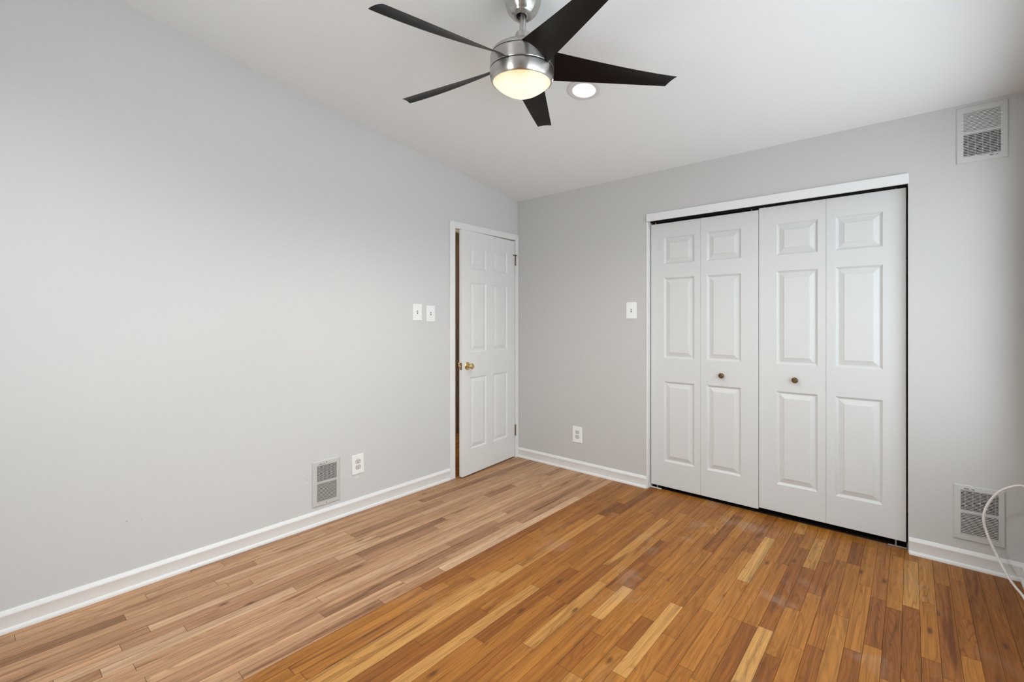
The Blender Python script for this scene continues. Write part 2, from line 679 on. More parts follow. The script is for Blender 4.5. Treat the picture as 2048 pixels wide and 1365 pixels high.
def make_floor():
    xs = []
    vs, fs, cols, uvs = [], [], [], []

    def quad(xa, xb, ya, yb, tone, reg):
        o = len(vs)
        g = 0.0006
        vs.extend([(xa + g, ya + g, 0), (xb - g, ya + g, 0), (xb - g, yb - g, 0), (xa + g, yb - g, 0)])
        fs.append((o, o + 1, o + 2, o + 3))
        r = random.random()
        ox, oy = random.uniform(0, 50), random.uniform(0, 50)
        cols.append((tone, reg, r, 1))
        uvs.append([(ox, oy), (ox + (xb - xa), oy), (ox + (xb - xa), oy + yb - ya), (ox, oy + yb - ya)])

    k = 0
    while True:
        xa = X0 + k * PITCH
        xb = xa + PITCH
        k += 1
        if xb < -1.2:
            continue
        if xa > XR + 0.02:
            break
        xm = (xa + xb) / 2
        pale = (xa > -0.06) and (xb < SEAM + 0.01)
        sp = sorted([s for s in SPECIAL if xa <= s[0] < xb], key=lambda s: s[2])
        y = YF - 0.1 - random.uniform(0, 0.6)
        yend = 0.72
        segs = []
        cuts = []
        pos = y
        for s in sp + [None]:
            lim = s[2] if s else yend
            while pos < lim - 1e-6:
                ln = random.choice([0.28, 0.4, 0.55, 0.7, 0.85, 1.0]) * random.uniform(0.85, 1.2)
                if pale:
                    ln *= 1.7
                nx = pos + ln
                if nx > lim - 0.18:
                    nx = lim
                t = min(1, max(0, random.gauss(0.49, 0.12)))
                if random.random() < 0.13:
                    t = random.uniform(0.02, 0.2)
                if pale:
                    t = min(1, max(0, random.gauss(0.58, 0.12)))
                    if random.random() < 0.12:
                        t = random.uniform(0.05, 0.25)
                cuts.append((pos, nx, t))
                pos = nx
            if s:
                cuts.append((pos, s[1], s[3] * 0.82 + (0.17 if pale else 0.09)))
                pos = s[1]
        for (ya, yb, t) in cuts:
            if yb < YF - 0.05:
                continue
            ya = max(ya, YF - 0.05)
            reg = 0.0 if pale else 1.0
            if SEAM - 0.01 < xa < SEAM + 0.01 and yb < -2.2:
                reg, t = 0.35, 0.45            # aged board between the two finishes
            quad(xa, xb, ya, yb, t, reg)
    me = bpy.data.meshes.new('floor')
    nb = len(fs)
    o = len(vs)
    vs.extend([(-1.25, YF - 0.1, -0.004), (XR + 0.1, YF - 0.1, -0.004), (XR + 0.1, 0.75, -0.004), (-1.25, 0.75, -0.004)])
    fs.append((o, o + 1, o + 2, o + 3))
    o = len(vs)
    vs.extend([(-1.25, YF - 0.1, -0.08), (XR + 0.1, YF - 0.1, -0.08), (XR + 0.1, 0.75, -0.08), (-1.25, 0.75, -0.08)])
    fs.append((o + 3, o + 2, o + 1, o))
    me.from_pydata(vs, [], fs)
    me.materials.append(M['floor'])
    me.materials.append(M['gap'])
    ca = me.color_attributes.new('board', 'FLOAT_COLOR', 'CORNER')
    ul = me.uv_layers.new(name='grain')
    li = 0
    for pi_, p in enumerate(me.polygons):
        for j in range(4):
            if pi_ < nb:
                ca.data[li].color = cols[pi_]
                ul.data[li].uv = uvs[pi_][j]
            li += 1
        if pi_ >= nb:
            p.material_index = 1
    ob = bpy.data.objects.new('floor', me)
    COL.objects.link(ob)
    tag(ob, 'narrow strip oak floor, pale new boards beside worn orange ones', 'floor', kind='structure')


make_floor()

# ------------------------------------------------------------------ walls


def wall_cells(us, zs, hole, topf, place, thick):
    """grid of thick cells; hole(u0,u1,z0,z1)->True to skip; top row follows topf(u)"""
    mb = MB()
    for i in range(len(us) - 1):
        for j in range(len(zs) - 1):
            u0, u1, z0, z1 = us[i], us[i + 1], zs[j], zs[j + 1]
            if hole((u0 + u1) / 2, (z0 + z1) / 2):
                continue
            last = (j == len(zs) - 2)
            za, zb = (topf(u0), topf(u1)) if last else (z1, z1)
            vs = []
            for t in (0, thick):
                vs += [place(u0, t, z0), place(u1, t, z0), place(u1, t, zb), place(u0, t, za)]
            fs = [(0, 1, 2, 3), (7, 6, 5, 4)]
            # side faces only on free borders

            def free(uu, zz):
                if uu < us[0] or uu > us[-1] or zz < zs[0] or (zz > zs[-1]):
                    return True
                return hole(uu, zz)
            e = 1e-3
            um, zm = (u0 + u1) / 2, (z0 + z1) / 2
            if free(um, z0 - e):
                fs.append((0, 4, 5, 1))
            if last or free(um, z1 + e):
                fs.append((3, 2, 6, 7))
            if free(u0 - e, zm):
                fs.append((0, 3, 7, 4))
            if free(u1 + e, zm):
                fs.append((1, 5, 6, 2))
            mb.add(vs, fs)
    return mb


DY0, DY1, DZ = -0.822, -0.033, 2.057      # bedroom door opening
CX0, CX1, CZ = 1.301, 2.8235, 2.068      # closet opening
W1 = (-2.95, -0.19, 0.62, 2.14)          # window in the right wall (y0,y1,z0,z1)
W2 = (1.1, 1.9, 0.95, 2.15)            # unseen window added behind the camera (x0,x1,z0,z1)

mb = wall_cells([YF, DY0, DY1, 0.0], [0, DZ, 2.3], lambda u, z: DY0 < u < DY1 and z < DZ, ceil_z,
                lambda u, t, z: (-t, u, z), WT)
tag(mb.build('wall_left', M['wall_left'], merge=True), 'long grey wall with the ajar door, rising with the ceiling', 'wall', kind='structure')
mb = wall_cells([-WT, CX0, CX1, XR + WT], [0, CZ, 2.3], lambda u, z: CX0 < u < CX1 and z < CZ, lambda u: H0,
                lambda u, t, z: (u, t, z), WT)
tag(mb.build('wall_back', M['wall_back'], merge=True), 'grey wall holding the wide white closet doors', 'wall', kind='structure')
mb = wall_cells([YF, W1[0], W1[1], 0.0], [0, W1[2], W1[3], 2.3], lambda u, z: W1[0] < u < W1[1] and W1[2] < z < W1[3], ceil_z,
                lambda u, t, z: (XR + t, u, z), WT)
tag(mb.build('wall_right', M['wall'], merge=True), 'grey window wall just outside the right edge', 'wall', kind='structure')
mb = wall_cells([-WT, W2[0], W2[1], XR + WT], [0, W2[2], W2[3], 2.6], lambda u, z: W2[0] < u < W2[1] and W2[2] < z < W2[3], lambda u: ceil_z(YF),
                lambda u, t, z: (u, YF - t, z), WT)
tag(mb.build('wall_front', M['wall'], merge=True), 'grey wall behind the camera with the added window', 'wall', kind='structure')

# closet interior
mb = MB()
mb.box((CX0 - 0.25, 0.70, 0), (CX1 + 0.25, 0.75, 2.42))
mb.box((CX0 - 0.30, WT, 0), (CX0 - 0.25, 0.75, 2.42))
mb.box((CX1 + 0.25, WT, 0), (CX1 + 0.30, 0.75, 2.42))
mb.box((CX0 - 0.30, WT, 2.42), (CX1 + 0.30, 0.75, 2.47))
tag(mb.build('wall_closet', M['wall']), 'inner walls of the closet behind the white doors', 'wall', kind='structure')

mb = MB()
mb.box((CX0 - 0.25, 0.060, 0.0003), (CX1 + 0.25, 0.70, 0.0035))  # thin sheet over the boards; the closet's shade is put into its colour
tag(mb.build('floor', M['closet_shade']), 'near-black sheet added as the shade under the closet doors', 'floor', kind='structure')

# hallway behind the ajar door
mb = MB()
mb.box((-1.17, -2.2, 0), (-1.09, 0.75, 2.5))
tag(mb.build('wall_hall', M['hall_wood']), 'dark brown wood panelled wall seen through the door gap', 'wall', kind='structure')
mb = MB()
mb.box((-1.17, 0.70, 0), (-WT, 0.76, 2.5))
mb.box((-1.17, -2.26, 0), (-WT, -2.2, 2.5))
mb.box((-1.17, -2.26, 2.45), (-WT, 0.76, 2.5))
tag(mb.build('wall_hall_end', M['hall_wood']), 'end walls and ceiling closing the hallway', 'wall', kind='structure')

# ceiling, one sloping sheet with the round hole of the recessed lamp
CAN = Vector((1.459, -1.165, ceil_z(-1.165)))
SLOPE = math.atan(SL)
CROT = Matrix.Rotation(-SLOPE, 4, 'X')     # local z = ceiling normal (pointing up)
CMAT = Matrix.Translation(CAN) @ CROT


def make_ceiling():
    mb = MB()
    xa, xb = -WT, XR + WT
    ya, yb = YF - WT, WT
    hs = 0.15
    hx0, hx1, hy0, hy1 = CAN.x - hs, CAN.x + hs, CAN.y - hs, CAN.y + hs
    P = lambda x, y: (x, y, ceil_z(y))
    for (a, b, c, d) in ((xa, hx0, ya, yb), (hx1, xb, ya, yb), (hx0, hx1, ya, hy0), (hx0, hx1, hy1, yb)):
        mb.add([P(a, c), P(b, c), P(b, d), P(a, d)], [(0, 1, 2, 3)])
    n = 48
    inner, outer = [], []
    for k in range(n):
        a = 2 * PI * k / n + PI / 4
        cx, cy = math.cos(a), math.sin(a)
        q = CMAT @ Vector((0.069 * cx, 0.069 * cy, 0))
        inner.append((q.x, q.y, ceil_z(q.y)))
        m_ = max(abs(cx), abs(cy))
        outer.append(P(CAN.x + hs * cx / m_, CAN.y + hs * cy / m_))
    mb.add(inner + outer, [(k, (k + 1) % n, n + (k + 1) % n, n + k) for k in range(n)])
    mb.add([P(xa, ya)[:2] + (ceil_z(ya) + 0.2,), P(xb, ya)[:2] + (ceil_z(ya) + 0.2,), P(xb, yb)[:2] + (ceil_z(yb) + 0.2,), P(xa, yb)[:2] + (ceil_z(yb) + 0.2,)], [(3, 2, 1, 0)])
    # rim closing the slab
    A = [P(xa, ya), P(xb, ya), P(xb, yb), P(xa, yb)]
    B = [(p[0], p[1], p[2] + 0.2) for p in A]
    mb.add(A + B, [(0, 1, 5, 4), (1, 2, 6, 5), (2, 3, 7, 6), (3, 0, 4, 7)])
    o = mb.build('ceiling', M['ceiling'], merge=True)
    tag(o, 'white ceiling sloping up towards the viewer', 'ceiling', kind='structure')


make_ceiling()

# ------------------------------------------------------------------ baseboards, casings, trims
BASE = [(0, 0), (.017, 0), (.017, .007), (.0155, .013), (.012, .018), (.0105, .020), (.0105, .066), (.0125, .070), (.0125, .074),
        (.0095, .080), (.0075, .084), (.0065, .089), (.0045, .091), (0, .091)]


def baseboard(name, a, b, nrm, label):
    a, b, n = Vector(a), Vector(b), Vector(nrm)
    mb = MB()
    mb.prism(BASE, lambda u, w: a + n * u + Vector((0, 0, w)), lambda u, w: b + n * u + Vector((0, 0, w)))
    tag(mb.build(name, M['white'], smooth=True, angle=35), label, 'baseboard', kind='structure')


baseboard('baseboard_left', (0, YF, 0), (0, -0.860, 0), (1, 0, 0), 'long white baseboard under the wall with the low vent')
baseboard('baseboard_back', (0.0125, 0, 0), (1.297, 0, 0), (0, -1, 0), 'short white baseboard between corner and closet')
baseboard('baseboard_back', (2.828, 0, 0), (XR, 0, 0), (0, -1, 0), 'white baseboard under the vent right of the closet')
baseboard('baseboard_right', (XR, YF, 0), (XR, -0.0175, 0), (-1, 0, 0), 'white baseboard along the window wall')
baseboard('baseboard_front', (0.0175, YF, 0), (XR - 0.0175, YF, 0), (0, 1, 0), 'white baseboard behind the camera')

# bedroom door casing + jamb lining
mb = MB()
cw = 0.052
mb.box((0, -0.861, 0), (0.014, DY0 + 0.016, DZ + 0.043))
mb.box((0, DY1 - 0.012, 0), (0.014, -0.0008, DZ + 0.043))
mb.box((0.0002, DY0 + 0.016, DZ - 0.012), (0.0138, DY1 - 0.012, DZ + 0.043))
tag(mb.build('trim_1', M['white'], bevel=0.003, seg=2), 'white casing around the ajar door', 'trim', kind='structure')
mb = MB()
mb.box((-WT - 0.012, DY0, 0), (0.0, DY0 + 0.012, DZ))
mb.box((-WT - 0.012, DY1 - 0.012, 0), (0.0, DY1 - 0.0, DZ))
mb.box((-WT - 0.012, DY0 + 0.012, DZ - 0.012), (0.0, DY1 - 0.012, DZ))
# stops
mb.box((-0.055, DY0 + 0.012, 0), (-0.042, DY0 + 0.022, DZ - 0.012))
mb.box((-0.055, DY1 - 0.022, 0), (-0.042, DY1 - 0.012, DZ - 0.012))
mb.box((-0.055, DY0 + 0.022, DZ - 0.022), (-0.042, DY1 - 0.022, DZ - 0.012))
tag(mb.build('trim_2', M['white']), 'white jamb lining inside the door opening', 'trim', kind='structure')

# closet header board and side jamb
mb = MB()
mb.box((1.2975, -0.017, 2.046), (2.8275, 0, 2.104))
tag(mb.build('trim_3', M['white'], bevel=0.004, seg=3), 'white header board above the closet doors', 'trim', kind='structure')
mb = MB()
mb.box((CX0 - 0.0005, -0.001, 0), (CX0 + 0.0025, WT, 2.060))
mb.box((CX0 - 0.008, -0.0025, 0.0), (CX0 + 0.0025, -0.0002, 2.046))
tag(mb.build('trim_4', M['white'], bevel=0.001), 'narrow white strip on the left closet jamb', 'trim', kind='structure')


# ------------------------------------------------------------------ panelled leaves
def leaf_mesh(w, h, t, xcuts, zcuts, depth=1.0):
    """front at y=0 facing -y; xcuts: [(x0,x1),..] zcuts: [(z0,z1),..] panels at every crossing"""
    mb = MB()
    xs = sorted({0.0, w} | {x for p in xcuts for x in p})
    zs = sorted({0.0, h} | {z for p in zcuts for z in p})
    PR = [(0.0, 0.0), (0.003, 0.0022), (0.008, 0.0045), (0.0105, 0.0072), (0.0155, 0.0078), (0.0415, 0.0020), (0.0430, 0.0006)]
    for i in range(len(xs) - 1):
        for j in range(len(zs) - 1):
            a, b, c, d = xs[i], xs[i + 1], zs[j], zs[j + 1]
            if (a, b) in xcuts and (c, d) in zcuts:
                for k in range(len(PR)):
                    o, dp = PR[k]
                    dp *= depth
                    r1 = [(a + o, dp, c + o), (b - o, dp, c + o), (b - o, dp, d - o), (a + o, dp, d - o)]
                    if k + 1 < len(PR):
                        o2, dp2 = PR[k + 1]
                        dp2 *= depth
                        r2 = [(a + o2, dp2, c + o2), (b - o2, dp2, c + o2), (b - o2, dp2, d - o2), (a + o2, dp2, d - o2)]
                        mb.add(r1 + r2, [(q, (q + 1) % 4, (q + 1) % 4 + 4, q + 4) for q in range(4)])
                    else:
                        mb.add(r1, [(0, 1, 2, 3)])
            else:
                mb.add([(a, 0, c), (b, 0, c), (b, 0, d), (a, 0, d)], [(0, 1, 2, 3)])
    # sides + back
    for k in range(len(xs) - 1):
        a, b = xs[k], xs[k + 1]
        mb.add([(a, 0, 0), (b, 0, 0), (b, t, 0), (a, t, 0)], [(3, 2, 1, 0)])
        mb.add([(a, 0, h), (b, 0, h), (b, t, h), (a, t, h)], [(0, 1, 2, 3)])
        for j in range(len(zs) - 1):
            c, d = zs[j], zs[j + 1]
            mb.add([(a, t, c), (b, t, c), (b, t, d), (a, t, d)], [(3, 2, 1, 0)])
    for j in range(len(zs) - 1):
        c, d = zs[j], zs[j + 1]
        mb.add([(0, 0, c), (0, t, c), (0, t, d), (0, 0, d)], [(0, 3, 2, 1)])
        mb.add([(w, 0, c), (w, t, c), (w, t, d), (w, 0, d)], [(0, 1, 2, 3)])
    return mb


REC = 0.045
KK = (3.3832 + REC) / 3.3832
fx = lambda x: 2.8364 + (x - 2.8364) * KK
fz = lambda z: 1.2868 + (z - 1.2868) * KK


def closet_pair(idx, xa, xm, xb, za, zb, pans, knob, label):
    """two hinged leaves; x/z given as seen on the wall plane"""
    X = [fx(v) for v in (xa, xm, xb)]
    z0, z1 = fz(za), fz(zb)
    root = empty('door_%d' % idx, (X[0], REC, z0))
    tag(root, label, 'closet door', kind='structure')
    zc = [tuple(fz(v) - z0 for v in p) for p in ((0.235, 0.834), (1.008, 1.608), (1.711, 1.912))]
    for n, (l0, l1) in enumerate(((0, 1), (1, 2))):
        a, b = X[l0], X[l1]
        g0 = 0.0 if n == 0 else 0.0004
        g1 = 0.0004 if n == 0 else 0.0
        w = b - a - g0 - g1
        px = tuple(fx(v) - a - g0 for v in pans[n])
        o = leaf_mesh(w, z1 - z0, 0.033, [px], zc, depth=1.45).build('door_leaf', M['door_white'], root, bevel=0.0018, seg=2, merge=True)
        o.location = (a + g0 - X[0], 0, 0)
    # knob
    kx, kz = fx(knob[0]) - X[0], fz(knob[1]) - z0
    kb = MB()
    prof = [(0.0002, 0.030), (0.004, 0.0305), (0.0045, 0.0285), (0.006, 0.0280), (0.0085, 0.0292), (0.0105, 0.0275), (0.0125, 0.0255),
            (0.0132, 0.0225), (0.0125, 0.0190), (0.010, 0.0165), (0.0065, 0.0145), (0.0048, 0.011), (0.0055, 0.006), (0.0085, 0.003), (0.0095, 0.0), ]
    prof = [(r * 1.4, z * 1.12) for r, z in prof]
    kb.lathe(prof, 32, ROTY((kx, 0, kz)))
    for q in range(10):    # ring of small beads on the face
        a = 2 * PI * q / 10
        kb.lathe([(0.0002, 0.0024), (0.0016, 0.0016), (0.0024, 0.0)], 8, ROTY((kx + 0.0129 * math.cos(a), -0.0318, kz + 0.0129 * math.sin(a))))
    k = kb.build('knob', M['antique'], root, smooth=True, angle=60)
    # guide pins at the top
    h = z1 - z0
    for px_ in ((0.030, X[2] - X[0] - 0.045)):
        pb = MB()
        pb.lathe([(0.004, h - 0.001), (0.004, h + 0.030)], 12, Matrix.Translation((px_, 0.0165, 0)), capa=True, capb=True)
        pb.build('guide_pin', M['steel'], root, smooth=True)
    # bottom pivot pin
    pvx = 0.045 if idx == 2 else X[2] - X[0] - 0.045
    pb = MB()
    pb.lathe([(0.0045, -0.038 if idx == 2 else -0.050), (0.0045, 0.001)], 12, Matrix.Translation((pvx, 0.0165, 0)), capa=True, capb=True)
    pb.build('pivot_pin', M['steel'], root, smooth=True)
    return root


closet_pair(2, 1.330, 1.6985, 2.0725, 0.0445, 2.019, ((1.432, 1.655), (1.744, 1.966)), (1.845, 0.909),
            'left white bifold closet door, the pair of narrower looking leaves')
closet_pair(3, 2.0750, 2.444, 2.8160, 0.0565, 2.0285, ((2.178, 2.402), (2.492, 2.714)), (2.284, 0.914),
            'right white bifold closet door, next to the wall with two vents')

# top track
mb = MB()
mb.box((CX0 + 0.0045, 0.046, 2.0585), (CX1 - 0.002, 0.0485, 2.0415 + 0.0))
mb.box((CX0 + 0.0045, 0.0775, 2.0585), (CX1 - 0.002, 0.080, 2.0415))
mb.box((CX0 + 0.0045, 0.046, 2.0585), (CX1 - 0.002, 0.080, 2.0675))
tag(mb.build('closet_track', M['dark']), 'dark metal track above the closet doors, under the header', 'track')


# floor pivot brackets
def bracket(loc, mirror, mat, label):
    root = empty('pivot_bracket', loc)
    s = -1 if mirror else 1
    xs = sorted((0, s * 0.085))
    mb = MB()
    mb.box((xs[0], 0.0, 0.0), (xs[1], 0.030, 0.0022))
    mb.box((xs[0], 0.0, 0.0), (xs[1], 0.0022, 0.008))
    mb.build('bracket_base', mat, root, bevel=0.0006)
    xs = sorted((0, s * 0.0022))
    mb = MB()
    mb.box((xs[0], 0.0, 0.0), (xs[1], 0.030, 0.030))
    mb.build('bracket_upright', mat, root, bevel=0.0006)
    tag(root, label, 'bracket', 'closet door floor brackets')


bracket((CX1 - 0.003, 0.046, 0), True, M['steel'], 'bare metal bracket on the floor at the right end of the closet')
bracket((CX0 + 0.004, 0.046, 0), False, M['white'], 'white painted bracket on the floor at the left end of the closet')

# ------------------------------------------------------------------ bedroom door (ajar 5 degrees into the room)
TH = 0.088
HX, HY = 0.006, -0.049
# local x runs from the free edge to the hinge; front face (-y) looks into the room
DW = 0.736
root = empty('door_1', (HX, HY, 0.013), 0)
root.rotation_euler = (0, 0, PI / 2 + TH)      # local +x towards the hinge ... local -y into the room
tag(root, 'white six panel door standing ajar with a brass knob', 'door', kind='structure')
zc = [(0.207, 0.806), (1.012, 1.596), (1.707, 1.907)]
xc = [(0.097, 0.309), (0.407, 0.616)]
lf = leaf_mesh(DW, 2.021, 0.035, xc, zc, depth=0.9).build('door_leaf', M['door_bright'], root, bevel=0.0018, merge=True)
lf.location = (-DW, 0, 0)
kz = 0.902
kx = -0.677
for sgn, nm in ((1, 'front'), (-1, 'rear')):
    kb = MB()
    pm = ROTY((kx, 0, kz)) if sgn == 1 else Matrix.Translation((kx, 0.035, kz)) @ Matrix.Rotation(-PI / 2, 4, 'X')
    kb.lathe([(0.0002, 0.010), (0.014, 0.010), (0.019, 0.0075), (0.026, 0.0055), (0.031, 0.004), (0.0325, 0.0015), (0.0325, 0.0)], 40, pm)
    rs = kb.build('rosette', M['brass'], root, smooth=True, angle=50)
    kb = MB()
    kb.lathe([(0.0125, 0.008), (0.0115, 0.014), (0.0105, 0.022), (0.013, 0.030), (0.0195, 0.036), (0.0235, 0.043), (0.0245, 0.050),
              (0.0225, 0.057), (0.018, 0.061), (0.0165, 0.0605), (0.010, 0.0622), (0.0002, 0.063)], 40, pm)
    kb.build('knob', M['brass'], root, smooth=True, angle=50)
mb = MB()
mb.box((-DW - 0.0012, 0.006, kz - 0.029), (-DW + 0.0005, 0.029, kz + 0.029))
mb.build('latch_plate', M['bronze'], root, bevel=0.0004)
mb = MB()
mb.box((-DW - 0.008, 0.012, kz - 0.009), (-DW + 0.0005, 0.023, kz + 0.009))
mb.build('latch_bolt', M['brass'], root, bevel=0.002)


def hinge(z, stop):
    # hinge leaves and knuckle belong to the door
    mb = MB()
    for q in range(5):
        zz = z - 0.045 + q * 0.018
        mb.lathe([(0.0062, zz + 0.0006), (0.0066, zz + 0.002), (0.0066, zz + 0.016), (0.0062, zz + 0.0174)], 16,
                 Matrix.Translation((0.005, -0.0045, 0)), capa=True, capb=True)
    mb.lathe([(0.0002, z + 0.052), (0.005, z + 0.051), (0.0078, z + 0.048), (0.0078, z + 0.045)], 16, Matrix.Translation((0.005, -0.0045, 0)))
    mb.lathe([(0.0078, z - 0.045), (0.0078, z - 0.048), (0.004, z - 0.052), (0.0002, z - 0.053)], 16, Matrix.Translation((0.005, -0.0045, 0)))
    h = mb.build('hinge', M['bronze'], root, smooth=True, angle=50)
    if stop:
        mb = MB()
        mb.box((-0.004, -0.014, z + 0.040), (0.014, 0.0, z + 0.045))
        mb.lathe([(0.0022, 0), (0.0022, 0.034)], 10, Matrix.Translation((0.0, -0.012, z + 0.0425)) @ Matrix.Rotation(-PI / 2, 4, 'Y'), capa=True, capb=True)
        mb.lathe([(0.0055, 0.030), (0.0055, 0.038)], 12, Matrix.Translation((0.0, -0.012, z + 0.0425)) @ Matrix.Rotation(-PI / 2, 4, 'Y'), capa=True, capb=True)
        mb.lathe([(0.0022, 0), (0.0022, 0.020)], 10, Matrix.Translation((0.010, -0.012, z + 0.0425)) @ Matrix.Rotation(PI / 2, 4, 'Y'), capa=True, capb=True)
        ds = mb.build('door_stop', M['screw'], h, smooth=True, angle=50)


hinge(1.846, True)
hinge(0.246, False)


# ------------------------------------------------------------------ wall plates
def screw_at(parent, x, y, z, r=0.003, mat='plate'):
    mb = MB()
    mb.lathe([(0.0002, 0.0012), (r * 0.7, 0.0011), (r, 0.0004), (r, 0)], 12, ROTY((x, y, z)))
    return mb.build('screw', M[mat], parent, smooth=True, angle=50)


def plate_mesh(w, h, t):
    mb = MB()
    mb.box((-w / 2, -t, -h / 2), (w / 2, 0, h / 2))
    return mb


def make_switch(w, h):
    root = empty('light_switch', (0, 0, 0))
    plate_mesh(w, h, 0.006).build('cover_plate', M['plate'], root, bevel=0.003, seg=3)
    mb = MB()
    mb.box((-0.0052, -0.0064, -0.012), (0.0052, -0.0058, 0.012))
    mb.build('switch_slot', M['slot'], root)
    mb = MB()
    mb.box((-0.0040, -0.0165, -0.006), (0.0040, -0.0045, 0.003), Matrix.Rotation(math.radians(-24), 3, 'X'), (0, -0.005, 0))
    mb.build('toggle', M['plate'], root, bevel=0.001)
    for s in (-1, 1):
        screw_at(root, 0, -0.006, s * 0.030)
    return root


def make_outlet(w, h):
    root = empty('wall_outlet', (0, 0, 0))
    plate_mesh(w, h, 0.006).build('cover_plate', M['plate'], root, bevel=0.003, seg=3)
    for s in (-1, 1):
        mb = MB()
        n = 32
        cz = s * 0.0195
        pts = []
        for k in range(n):
            a = 2 * PI * k / n
            pts.append((0.0172 * math.cos(a), max(-0.0125, min(0.0125, 0.0172 * math.sin(a)))))
        mb.prism(pts, lambda u, v, cz=cz: (u, -0.0045, cz + v), lambda u, v, cz=cz: (u, -0.0072, cz + v))
        f = mb.build('receptacle', M['recept'], root, bevel=0.0006)
        mb = MB()
        pts2 = [(p[0] * 1.10, p[1] * 1.13) for p in pts]
        mb.prism(pts2, lambda u, v, cz=cz: (u, -0.0058, cz + v), lambda u, v, cz=cz: (u, -0.00615, cz + v))
        mb.build('receptacle_gap', M['slot'], root)
        mb = MB()
        mb.box((-0.0078, -0.0075, cz - 0.002), (-0.0052, -0.0070, cz + 0.0068))
        mb.box((0.0052, -0.0075, cz - 0.001), (0.0076, -0.0070, cz + 0.0060))
        mb.lathe([(0.0026, 0.0003), (0.0026, 0)], 12, ROTY((0, -0.0072, cz - 0.0075)), capa=True)
        mb.build('slots', M['slot'], f)
    screw_at(root, 0, -0.006, 0)
    return root


RL = PI / 2      # items on the left wall face +x
sw = make_switch(0.085, 0.125)
sw.location = (0, -1.185, 1.3525)
sw.rotation_euler = (0, 0, RL)
tag(sw, 'white light switch plate, the one farther left of the door', 'light switch', 'light switches on the left wall')
s2 = copy_thing(sw, (0, -1.056, 1.343), RL)
tag(s2, 'white light switch plate closest to the ajar door, hung slightly lower', 'light switch')
s3 = make_switch(0.088, 0.130)
s3.location = (1.169, 0, 1.368)
tag(s3, 'white light switch plate beside the closet doors', 'light switch')
ou = make_outlet(0.089, 0.130)
ou.location = (0, -1.682, 0.319)
ou.rotation_euler = (0, math.radians(-1.6), RL)
tag(ou, 'white double outlet hung slightly crooked right of the low vent', 'outlet')
o2 = make_outlet(0.095, 0.137)
o2.location = (0.670, 0, 0.3135)
tag(o2, 'white double outlet low on the wall between corner and closet', 'outlet')


# ------------------------------------------------------------------ air registers
def make_vent(w, h, gx0, gx1, gz0, gz1, zsplit, bars_top, lever, name_label, tint='vent'):
    """coordinates relative to the plate centre; grille area gx0..gx1, gz0..gz1; cross bar at zsplit"""
    root = empty('air_vent', (0, 0, 0))
    # frame: four sloping sides
    mb = MB()
    o = [(-w / 2, -h / 2), (w / 2, -h / 2), (w / 2, h / 2), (-w / 2, h / 2)]
    e = 0.004
    o2_ = [(-w / 2 + e, -h / 2 + e), (w / 2 - e, -h / 2 + e), (w / 2 - e, h / 2 - e), (-w / 2 + e, h / 2 - e)]
    i_ = [(gx0, gz0), (gx1, gz0), (gx1, gz1), (gx0, gz1)]
    rings = [(o, 0.0), (o, -0.0045), (o2_, -0.0075), (i_, -0.0085), (i_, -0.0010)]
    vs = []
    for r, y in rings:
        vs += [(p[0], y, p[1]) for p in r]
    fs = []
    for k in range(len(rings) - 1):
        for q in range(4):
            fs.append((k * 4 + q, k * 4 + (q + 1) % 4, (k + 1) * 4 + (q + 1) % 4, (k + 1) * 4 + q))
    mb.add(vs, fs)
    mb.box((gx0 - 0.0005, -0.0086, zsplit - 0.0055), (gx1 + 0.0005, -0.002, zsplit + 0.0055))
    mb.build('frame', M[tint], root)
    mb = MB()
    mb.box((gx0 - 0.001, -0.0016, gz0 - 0.001), (gx1 + 0.001, -0.0008, gz1 + 0.001))
    mb.build('duct_opening', M['vent_dark'], root)
    for half in (0, 1):
        top = half == 1
        a, b = (zsplit + 0.0055, gz1) if top else (gz0, zsplit - 0.0055)
        n = 14
        st = (b - a) / n
        bars = (top == bars_top)
        mb = MB()
        ang = math.radians(12 if bars else 48)
        for k in range(n):
            zc_ = a + (k + 0.5) * st
            hh = st * (0.40 if bars else 0.66)
            th = 0.0008
            mb.box((gx0 - 0.0004, -0.0085 + 0.0006, zc_ - hh / 2), (gx1 + 0.0004, -0.0085 + 0.0006 + th, zc_ + hh / 2),
                   Matrix.Rotation(0.0 if bars else ang * 0.35, 3, 'X'))
        mb.build('louvres', M[tint], root)
        if bars:
            mb = MB()
            m_ = 5
            for k in range(m_):
                xc_ = gx0 + (gx1 - gx0) * (k + 0.62) / m_
                mb.box((xc_ - 0.0022, -0.0050, a), (xc_ + 0.0022, -0.0030, b))
            mb.build('damper_blades', M['vent_blade'], root)
    if lever is not None:
        lx, lz, sx = lever
        mb = MB()
        mb.box((lx, -0.0090, lz - 0.0016), (lx + sx, -0.0084, lz + 0.0016))
        mb.build('lever_slot', M['slot'], root)
        mb = MB()
        mb.box((lx + sx * 0.45, -0.0150, lz - 0.004), (lx + sx * 0.45 + 0.010, -0.0085, lz + 0.002))
        mb.build('damper_lever', M[tint], root, bevel=0.001)
    for s, z in ((1, (h / 2 + gz1) / 2), (-1, (-h / 2 + gz0) / 2)):
        screw_at(root, 0.0, -0.0082, z, 0.0032, 'screw' if tint == 'vent' and name_label else 'vent')
    return root


